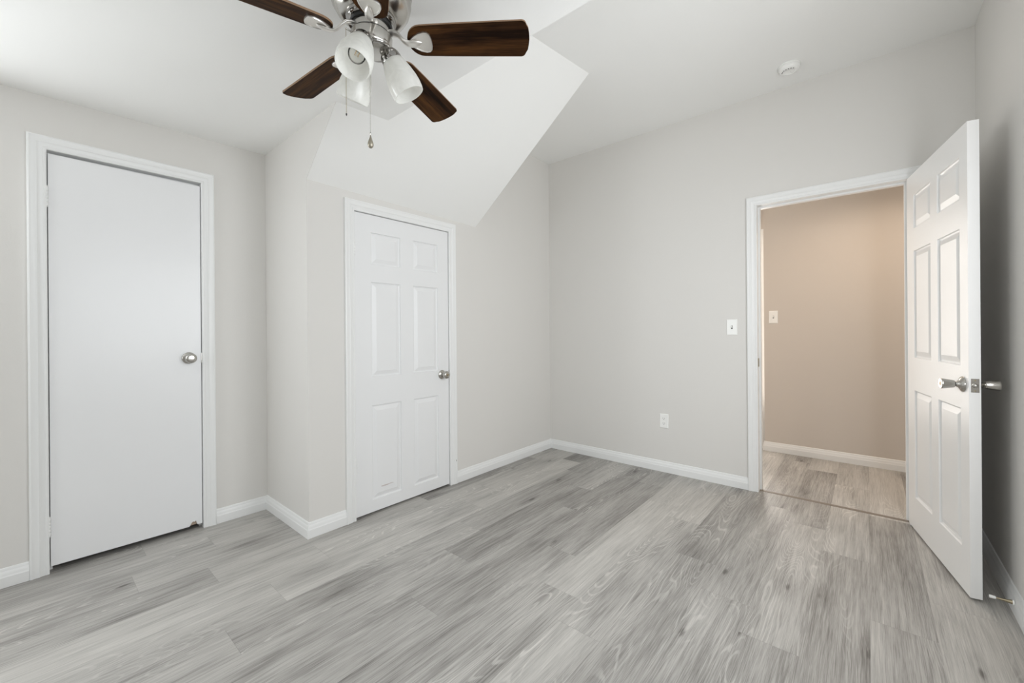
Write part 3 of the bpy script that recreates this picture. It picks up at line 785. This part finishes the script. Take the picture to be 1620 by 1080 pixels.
obj('pendant', MB().lathe([(0.0001, 0.0), (0.0016, -0.003), (0.0030, -0.010), (0.0062, -0.019), (0.0086, -0.027), (0.0092, -0.032), (0.0080, -0.038), (0.0045, -0.0425), (0.0001, -0.044)], 32, Matrix.Translation((gx, gy, z_(1.772))), cap=False), pend_m, c1, smooth=60)['label'] = 'teardrop metal pendant'
c2 = chain('pull_chain', 0.667 - FX, 1.258 - FY, z_(2.108), z_(1.835), brass_m, False)
obj('connector', MB().lathe([(0.0001, 0.004), (0.0022, 0.001), (0.0022, -0.003), (0.0001, -0.007)], 12, Matrix.Translation((0.667 - FX, 1.258 - FY, z_(1.836))), cap=False), dplast_m, c2, smooth=60)
# nipples that carry the chains
mb = MB().tube([(gx * 0.9, gy * 0.9, z_(2.108)), (gx, gy, z_(2.108))], 0.003, 10); obj('chain_outlet', mb, nickel_m, kit, smooth=60)
mb = MB().tube([(-0.060, 0.0, z_(2.108)), (0.667 - FX, 1.258 - FY, z_(2.108))], 0.003, 10); obj('chain_outlet', mb, nickel_m, kit, smooth=60)

# ------------------------------------------------------------------ windows (outside the picture) and the bright hallway one
def window(name, place, u0, u1, z0, z1, label):
    mb = MB()
    def bx(a, b, d0, d1, c, e):
        p = [place(u, d, z) for z in (c, e) for u, d in ((a, d0), (b, d0), (b, d1), (a, d1))]
        mb.add(p, [(3, 2, 1, 0), (4, 5, 6, 7), (0, 1, 5, 4), (1, 2, 6, 5), (2, 3, 7, 6), (3, 0, 4, 7)])
    f = 0.035
    bx(u0, u0 + f, -0.05, -0.1, z0, z1); bx(u1 - f, u1, -0.05, -0.1, z0, z1); bx(u0 + f, u1 - f, -0.05, -0.1, z0, z0 + f); bx(u0 + f, u1 - f, -0.05, -0.1, z1 - f, z1)
    zm = (z0 + z1) / 2; bx(u0 + f, u1 - f, -0.05, -0.09, zm - 0.018, zm + 0.018)
    for d in (0.0,):
        bx(u0 - 0.06, u0, 0, 0.015, z0 - 0.06, z1 + 0.06); bx(u1, u1 + 0.06, 0, 0.015, z0 - 0.06, z1 + 0.06); bx(u0, u1, 0, 0.015, z1, z1 + 0.06); bx(u0, u1, 0, 0.03, z0 - 0.03, z0)
    w_ = tag(obj(name, mb, trim_m), label, 'window', 'structure')
    mb = MB()
    def bx2(a, b, d0, d1, c, e):
        p = [place(u, d, z) for z in (c, e) for u, d in ((a, d0), (b, d0), (b, d1), (a, d1))]
        mb.add(p, [(3, 2, 1, 0), (4, 5, 6, 7), (0, 1, 5, 4), (1, 2, 6, 5), (2, 3, 7, 6), (3, 0, 4, 7)])
    bx2(u0 + f, u1 - f, -0.072, -0.076, z0 + f, z1 - f)
    obj('pane', mb, clear_m, w_)
    return w_
window('window_1', pA, *W1, 'white sash window in the left wall')
window('window_2', lambda u, d, z: (u, YR + d, z), *W2, 'wide white sash window in the right wall')
window('fill_window_3', pA, *W3, 'unseen white sash window added to the left wall to balance the light')
window('fill_window_4', lambda u, d, z: (XW + d, u, z), *W4, 'unseen white sash window added to the far end wall as fill light')
# glazed hallway door catching full daylight
glow = bpy.data.materials.new('daylit_glass'); glow.use_nodes = True
gb = glow.node_tree.nodes['Principled BSDF']; gb.inputs['Base Color'].default_value = (0.9, 0.9, 0.88, 1); gb.inputs['Emission Color'].default_value = (1, 0.97, 0.93, 1); gb.inputs['Emission Strength'].default_value = 6
mb = MB()
gx0 = XH + 0.06
mb.box(gx0, gx0 + 0.04, YH + 0.001, YH + 0.03, 0, 2.10); mb.box(gx0, gx0 + 0.04, YH + 0.32, YH + 0.36, 0, 2.10)
mb.box(gx0, gx0 + 0.04, YH + 0.03, YH + 0.32, 0, 0.36); mb.box(gx0, gx0 + 0.04, YH + 0.03, YH + 0.32, 1.98, 2.10)
w3 = tag(obj('window_5', mb, trim_m), 'bright sunlit sidelight at the hallway corner, seen as a thin strip', 'window', 'structure')
obj('pane', MB().box(gx0 + 0.015, gx0 + 0.022, YH + 0.03, YH + 0.32, 0.36, 1.98), glow, w3)
